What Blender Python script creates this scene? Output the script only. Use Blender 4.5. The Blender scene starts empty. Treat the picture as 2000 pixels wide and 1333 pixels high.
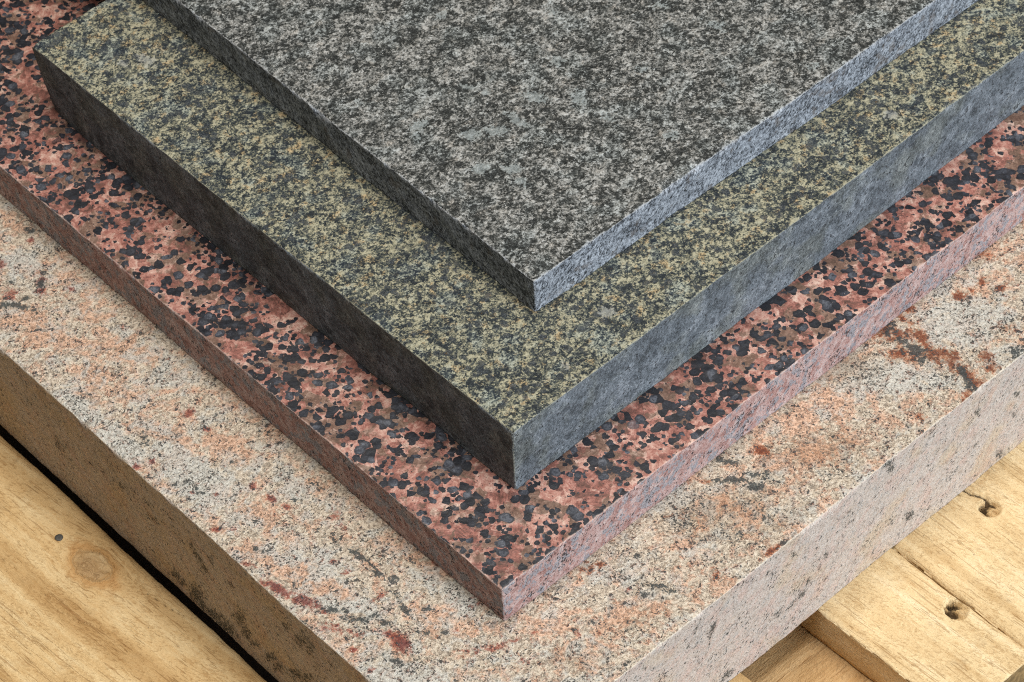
import bpy, math
import numpy as np
from mathutils import Matrix, Vector

# ------------------------------------------------------------------ camera
scene = bpy.context.scene
TH, ROLL = math.radians(48.8625), math.radians(-2.92)
fw = Vector((0, math.cos(TH), -math.sin(TH)))
up = Vector((0, math.sin(TH), math.cos(TH)))
rt = Vector((1, 0, 0))
c_, s_ = math.cos(ROLL), math.sin(ROLL)
cx, cy, cz = rt * c_ + up * s_, -rt * s_ + up * c_, -fw
cam_data = bpy.data.cameras.new('camera')
cam = bpy.data.objects.new('camera', cam_data)
scene.collection.objects.link(cam)
M = Matrix((cx, cy, cz)).transposed().to_4x4()
M.translation = Vector((0, 0, 1.15521))
cam.matrix_world = M
cam_data.sensor_width = 36
cam_data.lens = 109.64
cam_data.clip_start, cam_data.clip_end = 0.05, 50
cam_data.dof.use_dof = True
cam_data.dof.focus_distance = 1.36
cam_data.dof.aperture_fstop = 32
scene.camera = cam

# ------------------------------------------------------------------ light
world = bpy.data.worlds.new('World')
scene.world = world
world.use_nodes = True
bg = world.node_tree.nodes['Background']
bg.inputs['Color'].default_value = (1.0, 0.99, 0.84, 1)
bg.inputs['Strength'].default_value = 0.085

def area(name, loc, target, size, power, color):
    d = bpy.data.lights.new(name, 'AREA')
    d.shape = 'RECTANGLE'; d.size, d.size_y = size
    d.energy = power; d.color = color
    o = bpy.data.objects.new(name, d)
    scene.collection.objects.link(o)
    o.location = loc
    o.rotation_euler = (Vector(target) - Vector(loc)).to_track_quat('-Z', 'Y').to_euler()
    return o
TGT = (0.03, 0.85, 0.08)
area('window_light', (1.9, -0.75, 0.95), TGT, (1.2, 0.9), 76, (0.80, 0.90, 1.0))
area('ceiling_light', (0.12, 1.02, 2.6), TGT, (1.3, 1.3), 66, (1.0, 0.95, 0.86))

vs = scene.view_settings
vs.view_transform = 'Standard'; vs.look = 'None'
vs.exposure = 0.0; vs.gamma = 1.0; vs.use_curve_mapping = False

scene.cycles.pixel_filter_type = 'BLACKMAN_HARRIS'
scene.cycles.filter_width = 1.05
scene.cycles.use_denoising = False
scene.cycles.max_bounces = 5

# stains and veins of the slab tops: centre, two half-axes, strength (slab millimetres)
MARKS = {
    'D_rust': [(302.0,50.7,2.1,-9.5,-2.8,-1.2,1),(296.3,59.8,0.9,-7.5,-4.0,-1.4,1),(294.8,39.4,6.6,-3.1,-1.6,-2.2,0.9),(308.4,39.1,2.5,-0.6,-3.1,-5.7,1),(299.8,34.5,2.7,-2.6,-1.4,-1.2,0.8),(308.6,23.6,3.5,-10.1,-2.2,-1.1,0.8),(306.4,10.7,0.1,-7.5,-3.4,-0.9,0.9),(305.6,0.8,0.1,-5.4,-4.5,-1.2,1),(296.2,0.2,1.6,-1.6,-2.3,-2.0,0.9),(340.2,44.6,1.9,-1.8,-2.1,-1.9,1.1),(346.8,42.6,1.3,-1.3,-1.4,-1.3,0.8),(357.3,33.9,1.5,-1.5,-1.7,-1.5,1),(354.5,43.1,1.5,-1.5,-1.7,-1.5,0.9),(316.9,56.4,2.0,-2.0,-2.8,-2.6,0.9),(320.6,11.0,2.6,-2.6,-2.3,-2.0,0.8),(317.2,4.0,2.8,-1.0,-1.3,-2.0,0.9),(307.5,22.6,2.3,-2.3,-1.8,-1.6,0.8),(208.3,44.0,2.3,-2.2,-2.3,-2.2,1),(178.0,48.8,1.5,-1.4,-1.0,-1.0,0.9),(306.5,14.9,1.0,-1.6,-4.6,-3.1,0.8),(302.5,27.5,1.6,-7.1,-1.9,-0.8,0.7),(340.6,16.1,1.4,-4.1,-2.5,-1.2,0.5),(273.2,7.3,2.0,-1.9,-2.2,-2.0,0.5),(158.4,40.3,2.7,-4.2,-2.3,-1.7,0.35),(112.3,49.2,1.6,-1.6,-1.3,-1.4,0.8),(107.6,50.7,2.7,-4.1,-3.0,-2.4,0.5),(171.6,1.7,4.9,-0.3,-0.4,-1.5,0.8),(317.7,92.6,3.4,-3.4,-1.9,-1.8,0.4),(370.2,49.9,3.1,-5.1,-2.4,-1.7,0.5),(144.3,9.1,2.5,-2.5,-2.3,-2.3,0.5),(236.2,16.6,2.6,-2.5,-1.9,-1.8,0.4),(315.0,77.1,2.4,-2.3,-1.9,-1.7,0.4),(295.9,53.6,0.7,-2.6,-1.7,-0.8,0.85),(298.7,48.5,1.8,-1.9,-1.5,-1.3,0.85),(298.1,42.9,-2.0,-2.7,-1.4,0.7,0.85),(294.1,37.0,-1.7,-2.8,-1.5,0.5,0.85),(294.0,34.0,2.0,-0.8,-0.8,-1.2,0.85),(296.7,33.0,2.0,-0.8,-0.8,-1.2,0.85),(299.3,32.0,2.0,-0.8,-0.8,-1.2,0.85),(301.6,30.5,1.5,-1.4,-1.1,-1.0,0.85),(303.5,28.6,1.5,-1.4,-1.1,-1.0,0.85),(306.6,26.2,1.7,-1.2,-1.0,-1.1,0.85),(309.4,22.9,0.6,-2.0,-1.4,-0.6,0.85),(310.5,19.2,0.6,-2.0,-1.4,-0.6,0.85),(305.6,18.4,-1.6,-3.2,-1.8,0.4,0.9),(305.8,12.7,1.2,-2.7,-1.9,-1.0,0.9),(306.3,6.1,-0.9,-3.2,-1.9,-0.0,0.9),(305.9,0.7,0.7,-2.9,-1.9,-0.8,0.9),(303.4,5.5,-2.0,-2.3,-1.1,0.7,0.8),(299.5,2.3,-2.7,-1.4,-0.5,1.2,0.8),(310.6,53.7,-0.5,-2.3,-1.4,-0.1,0.8),(311.1,48.8,1.0,-1.8,-1.3,-0.8,0.8),(307.5,45.3,0.6,-2.4,-1.6,-0.7,0.9),(308.3,41.8,0.6,-2.4,-1.6,-0.7,0.9),(307.8,37.7,-1.1,-2.6,-1.5,0.2,0.9),(305.3,33.4,-1.8,-2.4,-1.2,0.6,0.9),(305.0,30.4,1.8,-1.5,-1.2,-1.2,0.9),(307.5,28.4,1.8,-1.5,-1.2,-1.2,0.9),(309.7,25.8,1.2,-2.0,-1.4,-1.0,0.9),(311.6,22.6,1.2,-2.0,-1.4,-1.0,0.9),(319.9,9.0,0.2,-1.8,-1.2,-0.4,0.6),(320.2,6.1,0.2,-1.8,-1.2,-0.4,0.6),(152.2,46.9,1.5,-0.8,-0.7,-1.0,0.3),(154.3,45.8,1.5,-0.8,-0.7,-1.0,0.3),(156.4,44.7,1.5,-0.8,-0.7,-1.0,0.3),(158.5,43.7,1.5,-0.8,-0.7,-1.0,0.3)],
    'D_red': [(4.0,136.5,1.1,-7.3,-2.1,-0.8,1.1),(7.6,123.5,2.6,-6.5,-2.0,-1.3,1),(1.9,157.2,2.0,-3.1,-1.0,-0.9,0.9),(6.9,104.1,3.7,-5.6,-1.6,-1.4,0.6),(32.3,103.1,3.8,-1.4,-0.7,-1.5,0.6),(22.8,77.4,0.8,-4.2,-3.2,-1.4,1.2),(5.8,89.5,1.4,-1.4,-1.0,-1.2,1),(22.0,84.8,1.3,-4.5,-1.6,-0.8,0.8),(4.8,181.2,1.5,-1.4,-0.7,-0.9,0.9),(10.1,175.2,1.1,-1.1,-0.7,-0.9,0.7),(1.7,233.6,1.2,-1.1,-0.9,-1.2,1),(9.0,231.0,1.2,-1.1,-0.9,-1.2,1),(39.0,242.1,1.8,-1.8,-1.9,-2.4,0.9),(38.3,227.6,1.5,-1.5,-1.1,-1.4,0.8),(10.6,204.5,1.0,-1.0,-0.7,-0.9,0.8),(17.7,196.3,1.1,-1.1,-0.7,-0.9,0.7),(33.5,176.8,1.1,-2.7,-1.4,-0.9,0.8),(35.5,168.7,1.5,-2.3,-1.1,-0.9,0.7),(32.4,187.9,1.5,-1.4,-1.1,-1.3,0.7),(24.3,357.5,2.4,-2.4,-2.4,-3.1,0.7),(32.6,376.8,2.1,-2.1,-2.0,-2.7,1),(40.6,355.0,1.4,-2.1,-5.0,-5.0,0.6),(36.0,349.0,1.4,-1.4,-1.2,-1.6,0.9),(47.0,339.6,1.4,-1.4,-0.8,-1.0,0.7),(52.2,378.4,1.1,-1.0,-1.0,-1.3,0.9),(49.3,303.4,0.9,-2.4,-1.5,-1.1,0.6),(48.2,150.3,0.4,-2.2,-3.4,-1.5,0.8),(45.9,142.5,1.9,-1.9,-1.5,-1.7,0.6),(30.2,122.6,1.3,-1.2,-0.9,-1.0,0.9),(30.5,131.6,1.1,-1.1,-0.9,-1.1,0.7),(48.3,48.7,7.4,-4.6,-0.9,-1.3,0.7),(59.4,44.6,5.1,-4.0,-1.0,-1.2,0.6),(44.9,64.4,2.5,-3.7,-1.0,-0.8,0.5),(64.3,98.9,2.5,-3.8,-1.9,-1.6,0.7),(65.3,67.1,2.9,-4.8,-1.3,-1.0,0.8),(55.3,33.8,3.1,-3.0,-1.1,-1.2,0.6),(80.0,28.3,1.5,-2.2,-1.0,-0.8,0.4),(112.6,30.5,1.9,-1.8,-1.1,-1.2,0.4),(4.3,76.1,1.2,-1.2,-0.9,-1.0,0.8),(1.3,144.7,0.8,-2.3,-1.3,-0.8,0.95),(2.4,141.5,0.8,-2.3,-1.3,-0.8,0.95),(3.5,138.2,0.8,-2.3,-1.3,-0.7,0.95),(4.2,134.5,0.1,-2.5,-1.3,-0.4,0.95),(4.4,130.5,0.1,-2.5,-1.3,-0.4,0.95),(5.3,127.0,1.1,-2.0,-1.2,-0.9,0.95),(6.9,124.2,1.1,-2.0,-1.2,-0.9,0.95),(8.5,121.3,1.1,-2.0,-1.2,-0.9,0.95),(9.6,117.7,0.3,-2.5,-1.3,-0.4,0.95),(10.0,113.5,0.3,-2.5,-1.3,-0.4,0.95),(1.6,157.9,0.8,-1.2,-0.7,-0.6,0.8),(2.8,155.9,0.8,-1.2,-0.7,-0.6,0.8),(4.1,153.9,0.8,-1.2,-0.7,-0.6,0.8),(11.9,94.6,-0.3,1.8,1.0,0.4,0.7),(11.4,97.0,-0.3,1.8,1.0,0.4,0.7),(11.0,99.4,-0.3,1.8,1.0,0.4,0.7),(10.5,101.8,-0.3,1.8,1.0,0.4,0.7),(9.6,104.2,-0.9,1.4,0.9,0.7,0.7),(8.2,106.4,-0.9,1.4,0.9,0.7,0.7),(6.7,108.7,-0.9,1.4,0.9,0.7,0.7),(39.1,56.5,1.1,-0.7,-0.5,-0.8,0.6),(40.6,55.5,1.1,-0.7,-0.5,-0.8,0.6),(42.2,54.5,1.1,-0.7,-0.5,-0.8,0.6),(43.8,53.5,1.1,-0.7,-0.5,-0.8,0.6),(45.4,52.4,1.1,-0.7,-0.5,-0.8,0.6),(47.0,51.4,1.1,-0.7,-0.5,-0.8,0.6),(48.6,50.4,1.1,-0.7,-0.5,-0.8,0.6),(50.3,49.4,1.2,-0.6,-0.5,-0.8,0.6),(51.9,48.6,1.2,-0.6,-0.5,-0.8,0.6),(53.6,47.7,1.2,-0.6,-0.5,-0.8,0.6),(55.2,46.8,1.2,-0.6,-0.5,-0.8,0.6),(56.9,45.9,1.2,-0.6,-0.5,-0.8,0.6),(58.6,45.0,1.2,-0.6,-0.5,-0.8,0.6),(60.4,44.3,1.3,-0.4,-0.4,-0.8,0.6),(62.3,43.7,1.3,-0.4,-0.4,-0.8,0.6),(64.2,43.1,1.3,-0.4,-0.4,-0.8,0.6),(66.1,42.4,1.3,-0.4,-0.4,-0.8,0.6),(68.0,41.8,1.3,-0.4,-0.4,-0.8,0.6),(69.9,41.2,1.3,-0.4,-0.4,-0.8,0.6),(58.0,70.9,1.3,-0.5,-0.4,-0.8,0.6),(59.8,70.2,1.3,-0.5,-0.4,-0.8,0.6),(61.5,69.5,1.3,-0.5,-0.4,-0.8,0.6),(63.3,68.8,1.3,-0.5,-0.4,-0.8,0.6),(65.0,68.1,1.3,-0.5,-0.4,-0.8,0.6),(66.4,66.9,0.8,-1.1,-0.7,-0.6,0.6),(67.5,65.4,0.8,-1.1,-0.7,-0.6,0.6),(68.5,63.8,0.8,-1.1,-0.7,-0.6,0.6),(69.6,62.3,0.8,-1.1,-0.7,-0.6,0.6),(70.7,60.7,0.8,-1.1,-0.7,-0.6,0.6),(71.7,59.2,0.8,-1.1,-0.7,-0.6,0.6),(22.9,83.7,-0.1,-2.8,-1.5,-0.3,0.9),(22.8,79.5,-0.1,-2.8,-1.5,-0.3,0.9),(21.2,74.8,-1.5,-2.6,-1.2,0.7,0.9)],
    'D_black': [(192.6,50.4,3.4,-4.8,-1.1,-0.9,1.1),(191.2,55.4,1.3,-1.3,-1.5,-1.4,0.9),(187.1,41.1,5.2,-4.4,-1.0,-1.1,1.1),(195.7,35.9,1.7,-2.7,-1.2,-0.9,1),(191.9,30.7,2.2,-4.5,-1.7,-1.1,0.9),(200.8,33.0,0.4,-2.9,-2.1,-0.8,0.7),(300.6,36.7,2.5,-3.9,-2.6,-1.8,1.1),(299.4,43.6,1.1,-3.2,-1.4,-0.7,0.9),(298.8,31.1,0.9,-2.7,-2.4,-1.3,0.9),(302.5,52.8,1.7,-1.6,-3.2,-3.0,0.8),(306.0,12.0,1.3,-0.6,-2.5,-3.3,1.1),(302.6,5.0,2.3,-0.4,-1.4,-3.1,1),(302.2,-0.1,1.1,-3.1,-1.6,-0.8,1),(303.0,56.4,3.3,-2.0,-1.0,-1.2,0.6),(332.8,3.2,2.0,-2.0,-2.3,-2.0,1),(177.7,0.8,1.1,-1.1,-1.0,-1.0,0.9),(182.4,16.8,2.7,-1.7,-1.0,-1.3,0.5),(22.5,347.9,3.6,-6.2,-1.4,-1.3,0.9),(17.7,353.5,1.7,-1.7,-1.0,-1.3,0.9),(27.9,350.2,2.3,-0.7,-0.8,-1.8,0.9),(38.4,352.2,1.0,-1.0,-1.2,-1.6,1),(44.1,357.6,1.2,-1.2,-1.8,-2.4,0.8),(29.0,363.8,1.7,-1.7,-0.6,-0.8,0.8),(53.0,364.5,0.9,-0.9,-0.6,-0.8,0.8),(56.3,383.8,2.5,-3.2,-1.1,-1.3,0.7),(55.4,399.0,1.1,-1.1,-0.8,-1.1,0.6),(41.0,128.3,1.8,-1.7,-1.3,-1.5,1.2),(40.9,123.8,0.5,-2.4,-1.2,-0.5,1),(39.7,113.2,0.8,-4.3,-1.0,-0.4,0.8),(43.5,105.7,1.4,-1.4,-1.1,-1.2,0.9),(11.4,159.3,2.3,-3.5,-0.8,-0.7,0.9),(-6.6,139.3,0.8,-1.1,-1.6,-1.4,1),(37.9,97.7,-0.3,-4.1,-1.0,-0.1,0.9),(35.7,90.3,1.2,-3.0,-1.1,-0.7,0.8),(-0.3,116.0,1.2,-1.9,-1.2,-1.1,1.1),(13.2,111.5,4.3,-5.2,-1.1,-1.2,0.8),(16.7,102.0,3.1,-3.8,-1.3,-1.3,0.9),(23.6,96.5,1.9,-1.8,-1.1,-1.2,0.9),(24.4,90.8,2.2,-2.2,-1.1,-1.2,0.8),(40.2,69.0,1.0,-1.5,-1.2,-1.0,0.9),(42.0,84.1,1.0,-2.6,-1.8,-1.1,0.8),(11.1,133.5,0.8,-1.1,-1.8,-1.6,0.7),(12.0,209.9,1.5,-3.7,-1.8,-1.3,0.6),(13.4,202.5,1.6,-4.1,-1.8,-1.3,0.6),(8.8,213.1,1.3,-1.3,-1.8,-2.3,0.5),(14.1,243.8,2.8,-0.3,-1.1,-4.0,0.6),(0.5,219.2,1.3,-1.3,-1.1,-1.4,0.5),(38.3,144.0,1.8,-4.4,-2.1,-1.3,0.6),(41.0,168.1,1.6,-1.6,-0.9,-1.1,0.6),(122.3,23.0,3.6,-5.0,-1.3,-1.0,0.7),(113.9,25.4,1.7,-2.6,-1.5,-1.2,0.6),(124.3,17.2,1.7,-2.6,-1.3,-1.0,0.7),(64.6,58.3,2.5,-2.5,-1.1,-1.2,0.5),(150.8,28.0,2.2,-2.2,-1.0,-1.0,0.4),(166.5,18.5,1.3,-1.2,-1.4,-1.4,0.6),(127.6,41.0,1.9,-1.9,-1.2,-1.2,0.5),(111.2,70.7,2.5,-3.8,-1.1,-0.9,0.4),(55.5,107.5,1.3,-1.3,-1.1,-1.2,0.7),(14.8,73.3,2.6,-6.3,-1.7,-1.1,0.6),(33.9,75.1,1.9,-1.8,-0.9,-1.0,0.8),(90.5,52.1,2.2,-2.2,-0.9,-1.0,0.5),(52.8,167.9,0.9,-5.0,-1.5,-0.7,0.5),(57.1,205.0,1.3,-3.2,-1.4,-1.0,0.5),(34.3,204.5,1.3,-1.3,-0.9,-1.1,0.5),(233.9,52.2,2.0,-1.9,-1.1,-1.0,0.6),(278.3,68.7,2.0,-2.0,-1.4,-1.3,0.4),(304.2,53.0,-1.7,-1.6,-0.7,0.7,0.8),(301.5,50.6,-1.7,-1.6,-0.7,0.7,0.8),(301.1,42.7,-0.1,-2.6,-1.6,-0.4,1.0),(300.9,39.1,-0.1,-2.6,-1.6,-0.4,1.0),(301.3,34.9,0.5,-2.4,-1.6,-0.6,1.0),(306.3,15.0,-0.6,-2.0,-1.1,0.0,1.1),(305.4,12.2,-0.6,-2.0,-1.1,0.0,1.1),(304.3,9.5,-1.0,-1.9,-1.0,0.2,1.1),(303.0,6.9,-1.0,-1.9,-1.0,0.2,1.1),(302.7,4.2,0.4,-1.7,-1.2,-0.5,1.1),(303.3,1.2,0.4,-1.7,-1.2,-0.5,1.1),(41.2,129.5,0.0,-1.0,-0.5,-0.1,0.8),(41.2,128.3,0.0,-1.0,-0.5,-0.1,0.8),(41.2,127.1,0.0,-1.0,-0.5,-0.1,0.8),(41.2,125.8,0.0,-1.0,-0.5,-0.1,0.8),(41.2,124.6,0.0,-1.0,-0.5,-0.1,0.8),(41.2,123.3,0.0,-1.0,-0.5,-0.1,0.8),(41.2,122.1,-0.0,-1.0,-0.5,-0.1,0.8),(41.2,120.8,-0.0,-1.0,-0.5,-0.1,0.8),(41.1,119.5,-0.0,-1.0,-0.5,-0.1,0.8),(41.1,118.2,-0.0,-1.0,-0.5,-0.1,0.8),(41.1,117.0,-0.0,-1.0,-0.5,-0.1,0.8),(41.1,115.7,-0.0,-1.0,-0.5,-0.1,0.8),(41.0,114.4,-0.0,-1.0,-0.5,-0.1,0.8),(41.0,113.2,-0.0,-1.0,-0.5,-0.1,0.8),(41.0,111.9,-0.0,-1.0,-0.5,-0.1,0.8),(41.2,110.7,0.3,-0.8,-0.5,-0.3,0.8),(41.6,109.5,0.3,-0.8,-0.5,-0.3,0.8),(42.1,108.4,0.3,-0.8,-0.5,-0.3,0.8),(42.6,107.2,0.3,-0.8,-0.5,-0.3,0.8),(43.0,106.0,0.3,-0.8,-0.5,-0.3,0.8),(43.5,104.9,0.3,-0.8,-0.5,-0.3,0.8),(43.9,103.7,0.3,-0.8,-0.5,-0.3,0.8)],
    'D_pale': [(279.3,33.1,9.9,-9.7,-5.4,-4.9,1),(319.1,33.0,6.2,-9.9,-5.7,-3.9,0.7),(331.6,31.6,10.0,-9.9,-6.1,-5.4,0.8),(324.0,6.3,8.3,-8.1,-4.6,-4.1,0.5),(17.3,210.9,2.5,-23.5,-8.3,-3.2,0.9),(3.6,249.1,1.8,-16.0,-5.9,-2.4,0.8),(3.3,279.0,0.3,-11.2,-5.0,-1.6,0.8),(12.5,60.8,9.4,-17.6,-6.2,-4.5,0.8),(23.6,140.7,5.5,-18.5,-5.6,-3.0,0.5),(20.1,109.3,7.4,-14.2,-3.0,-2.2,0.5),(48.9,268.6,3.4,-18.5,-6.1,-3.0,0.4),(328.5,63.7,10.1,-10.0,-4.7,-4.3,0.6),(55.4,82.5,7.4,-11.2,-4.2,-3.5,0.4),(112.1,42.5,11.4,-7.1,-4.2,-5.8,0.4),(264.8,56.0,6.6,-6.5,-4.5,-4.2,0.5),(38.6,368.5,5.7,-15.1,-5.9,-4.6,0.5),(163.6,47.2,9.7,-9.5,-4.4,-4.4,0.4),(44.9,179.7,2.8,-15.0,-5.9,-2.7,0.4),(292.7,15.6,6.6,-6.5,-3.6,-3.3,0.6)],
    'D_pink': [(21.7,326.2,4.6,-24.4,-6.6,-3.5,0.8),(41.2,289.3,3.0,-16.0,-6.1,-3.1,0.7),(19.7,288.6,1.7,-16.5,-5.1,-2.1,0.7),(22.1,173.8,2.9,-14.8,-5.7,-2.7,0.6),(16.4,132.2,6.1,-20.6,-4.6,-2.5,0.9),(57.5,111.4,2.7,-14.4,-5.8,-2.5,0.5),(9.1,89.9,7.4,-11.1,-4.0,-3.4,0.6),(23.9,237.5,2.5,-12.9,-4.4,-2.2,0.7),(36.7,216.6,1.9,-10.2,-3.9,-1.9,0.6),(243.8,42.5,20.7,-7.3,-4.5,-7.5,0.7),(215.7,28.5,20.3,-7.3,-3.4,-5.8,0.5),(300.9,64.1,5.0,-5.0,-2.3,-2.1,0.5),(41.6,77.0,7.4,-11.2,-3.7,-3.1,0.6),(177.2,25.8,15.5,-9.6,-4.5,-5.8,0.4),(98.4,25.3,15.0,-9.4,-3.2,-4.3,0.6),(186.7,0.8,9.6,-1.5,-1.4,-3.4,0.8),(375.1,54.3,6.8,-6.7,-4.9,-4.3,0.7),(70.9,40.9,9.4,-9.2,-2.9,-3.1,0.5),(51.7,341.7,4.7,-12.5,-4.9,-3.7,0.4),(62.4,229.4,1.5,-16.1,-4.1,-1.6,0.5)],
    'D_tan': [(269.8,51.1,18.2,-11.2,-6.5,-8.0,0.9),(226.5,26.2,23.7,-14.7,-7.3,-9.0,0.8),(169.2,33.7,23.2,-14.4,-8.5,-11.1,0.9),(179.1,12.1,20.8,-5.3,-3.5,-7.3,0.6),(119.4,47.0,12.7,-12.4,-5.8,-6.0,0.4),(106.3,17.7,19.1,-7.0,-3.7,-7.0,0.6),(69.3,20.2,12.4,-12.1,-5.4,-5.7,0.6),(76.9,73.1,11.1,-16.9,-4.2,-3.4,0.4),(66.8,191.3,2.8,-15.2,-5.0,-2.3,0.7),(73.1,329.8,2.9,-16.6,-5.3,-2.8,0.8),(65.9,155.1,0.1,-15.7,-4.0,-1.0,0.8),(62.1,251.2,0.2,-16.8,-4.1,-1.2,0.7)],
    'A_pale': [(77.2,83.5,2.8,-4.5,-2.3,-1.9,1),(91.5,69.6,3.8,0.4,-0.9,-4.1,1),(50.3,79.8,4.0,-3.9,-2.0,-2.2,1),(40.4,86.2,2.7,-2.6,-2.6,-2.9,1),(27.5,106.6,3.7,-1.1,-1.3,-2.6,0.9),(61.3,78.2,0.7,-5.8,-2.2,-1.0,1),(63.6,101.5,2.8,-0.8,-1.2,-2.3,0.8),(29.1,66.7,3.2,-1.9,-1.6,-2.4,1),(38.9,57.1,3.0,-2.9,-1.7,-1.9,1),(36.5,48.3,1.0,-2.8,-2.1,-1.3,0.8),(100.8,93.4,2.4,-2.3,-2.3,-2.5,0.8),(59.1,110.6,2.4,-2.3,-1.8,-2.0,0.7),(124.3,63.3,3.0,-3.0,-1.9,-1.9,0.6),(22.3,102.5,1.3,-1.3,-3.9,-4.4,0.7),(122.6,120.3,2.4,-2.4,-2.1,-2.3,0.6),(82.5,154.8,2.4,-2.4,-2.1,-2.4,0.6),(170.0,59.3,1.7,-5.3,-2.9,-1.7,0.7),(104.3,22.6,2.3,-2.3,-1.8,-1.9,0.8),(17.1,137.5,2.4,-2.3,-1.7,-2.0,0.5),(34.4,187.2,2.4,-2.4,-1.8,-2.1,0.5),(92.4,50.2,2.3,-2.3,-2.0,-2.1,0.5),(67.7,56.0,2.3,-2.3,-1.5,-1.7,0.5),(161.0,87.6,3.1,-3.0,-2.2,-2.3,0.6),(181.7,9.5,3.3,-3.3,-2.2,-2.1,0.5)],
    'B_pale': [(32.6,289.3,1.9,-5.6,-3.2,-2.4,0.9),(23.3,295.2,2.1,-2.1,-2.2,-2.7,0.8),(75.9,20.8,2.9,-2.8,-2.5,-2.6,1),(41.7,11.1,0.8,-2.2,-1.9,-1.2,0.8),(253.7,15.4,3.0,-3.0,-2.2,-2.0,0.9),(0.2,79.2,1.3,-1.3,-1.6,-1.8,0.4),(27.9,12.6,1.6,-1.6,-1.4,-1.5,0.5)],
    'D_sideL': [(213.7,10.4,-2.6,-0.3,1.9,-3.2,1),(209.4,9.0,-1.8,-0.7,2.0,-3.2,0.9),(198.9,9.8,-3.8,5.5,-2.7,-3.5,1),(196.1,6.1,-2.7,3.4,-0.9,-3.6,0.9),(187.0,5.6,-6.3,1.7,2.6,-5.1,0.9),(178.3,4.7,-6.3,0.6,2.7,-5.1,1),(165.7,24.2,-3.8,4.9,-1.1,-4.0,1),(162.1,17.7,-2.9,4.0,-1.6,-3.4,0.9),(155.7,14.6,-2.6,-1.0,1.8,-3.1,0.7),(143.9,17.0,-3.3,1.3,2.1,-4.9,0.9),(139.6,14.2,-2.8,0.3,2.5,-5.0,0.8),(118.4,55.0,-4.4,1.7,3.0,-6.9,0.7),(113.0,54.7,-3.1,4.1,-1.2,-3.9,0.7),(126.3,21.5,-5.1,2.1,2.0,-4.8,0.9),(118.7,25.7,-4.4,1.8,2.5,-6.0,0.8),(194.0,46.1,-1.7,2.3,-1.1,-2.4,0.9),(187.8,39.8,-2.1,2.8,-1.1,-2.4,0.9),(196.3,49.6,-1.7,2.2,-0.6,-2.3,0.7),(190.8,43.4,-1.7,2.2,-0.7,-2.6,0.8),(182.0,52.9,-1.7,2.1,-0.6,-2.3,0.5),(224.1,42.6,-5.1,-0.6,1.9,-3.1,0.5),(245.6,47.5,-6.5,-0.8,2.4,-3.7,0.4),(225.9,52.2,-5.6,-0.7,1.9,-3.1,0.4),(294.8,34.0,-7.7,0.6,3.2,-5.2,0.4),(315.5,46.1,-7.7,0.6,3.3,-5.1,0.25),(271.8,41.0,-5.4,0.4,1.9,-3.2,0.4),(128.9,54.1,-3.2,0.3,1.8,-3.6,0.5),(168.5,47.6,-1.5,-1.9,1.6,-2.3,0.4)],
    'D_sideR': [(243.4,70.2,2.1,1.0,2.4,-3.9,1.1),(245.9,64.0,1.7,0.8,1.5,-2.5,1),(262.2,15.1,1.6,1.9,1.7,-2.5,1.1),(261.0,14.0,2.2,-2.8,-0.3,-0.8,0.8),(326.2,5.5,2.0,-2.4,-0.7,-2.3,1),(183.2,58.8,1.7,-1.6,0.1,-1.6,0.9),(198.1,49.2,1.0,-1.3,-0.5,-1.3,0.6),(204.7,38.3,1.0,-1.4,-1.0,-1.8,0.9),(201.1,32.1,0.7,-0.9,-0.9,-1.6,0.7),(194.7,28.6,1.3,-1.9,-1.6,-1.9,0.6),(190.0,23.4,1.2,-2.0,-2.2,-1.7,0.8),(183.5,21.1,2.1,1.0,0.8,-1.5,0.8),(133.9,52.3,0.9,-1.2,-1.1,-4.1,0.8),(131.8,49.4,0.9,-1.2,-0.9,-3.5,0.9),(131.0,41.8,0.6,-0.8,-0.5,-3.3,0.8),(143.0,6.6,2.7,0.6,1.0,-2.1,1.1),(122.8,61.2,0.9,-1.3,-1.0,-1.7,0.8),(118.2,53.5,0.9,-1.3,-0.6,-1.5,0.6),(304.9,53.9,1.9,-1.6,0.3,-2.4,0.9),(306.1,28.9,2.0,0.4,0.9,-1.6,0.5),(332.8,43.4,2.4,-2.0,0.3,-2.1,0.5),(277.6,49.7,1.7,0.8,1.0,-1.5,0.4),(219.4,56.6,1.1,1.3,1.0,-1.4,0.5),(232.9,10.3,0.9,1.1,1.0,-1.5,0.4),(167.1,60.1,1.2,-1.9,-0.9,-1.1,0.6),(175.2,22.1,1.2,-2.0,-1.4,-1.7,0.6),(333.0,28.4,2.0,-2.3,-0.7,-2.2,0.5)],
}

# ------------------------------------------------------------------ numpy noise
def _hash(ix, iy, iz, seed):
    h = (ix.astype(np.int64) * 374761393 + iy.astype(np.int64) * 668265263 +
         iz.astype(np.int64) * 2147483647 + seed * 974634777) & 0xffffffff
    h = ((h ^ (h >> 13)) * 1274126177) & 0xffffffff
    h = ((h ^ (h >> 16)) * 2246822519) & 0xffffffff
    return ((h ^ (h >> 15)) & 0xffffff) / float(0xffffff)

def vnoise(x, y, z=0.0, seed=0):
    x, y, z = np.broadcast_arrays(np.asarray(x, float), np.asarray(y, float), np.asarray(z, float))
    fx, fy, fz = np.floor(x), np.floor(y), np.floor(z)
    ux, uy, uz = x - fx, y - fy, z - fz
    ux, uy, uz = [t * t * (3 - 2 * t) for t in (ux, uy, uz)]
    r = 0
    for a in (0, 1):
        for b in (0, 1):
            for c in (0, 1):
                w = (ux if a else 1 - ux) * (uy if b else 1 - uy) * (uz if c else 1 - uz)
                r = r + w * _hash(fx + a, fy + b, fz + c, seed)
    return r * 2 - 1

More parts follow.
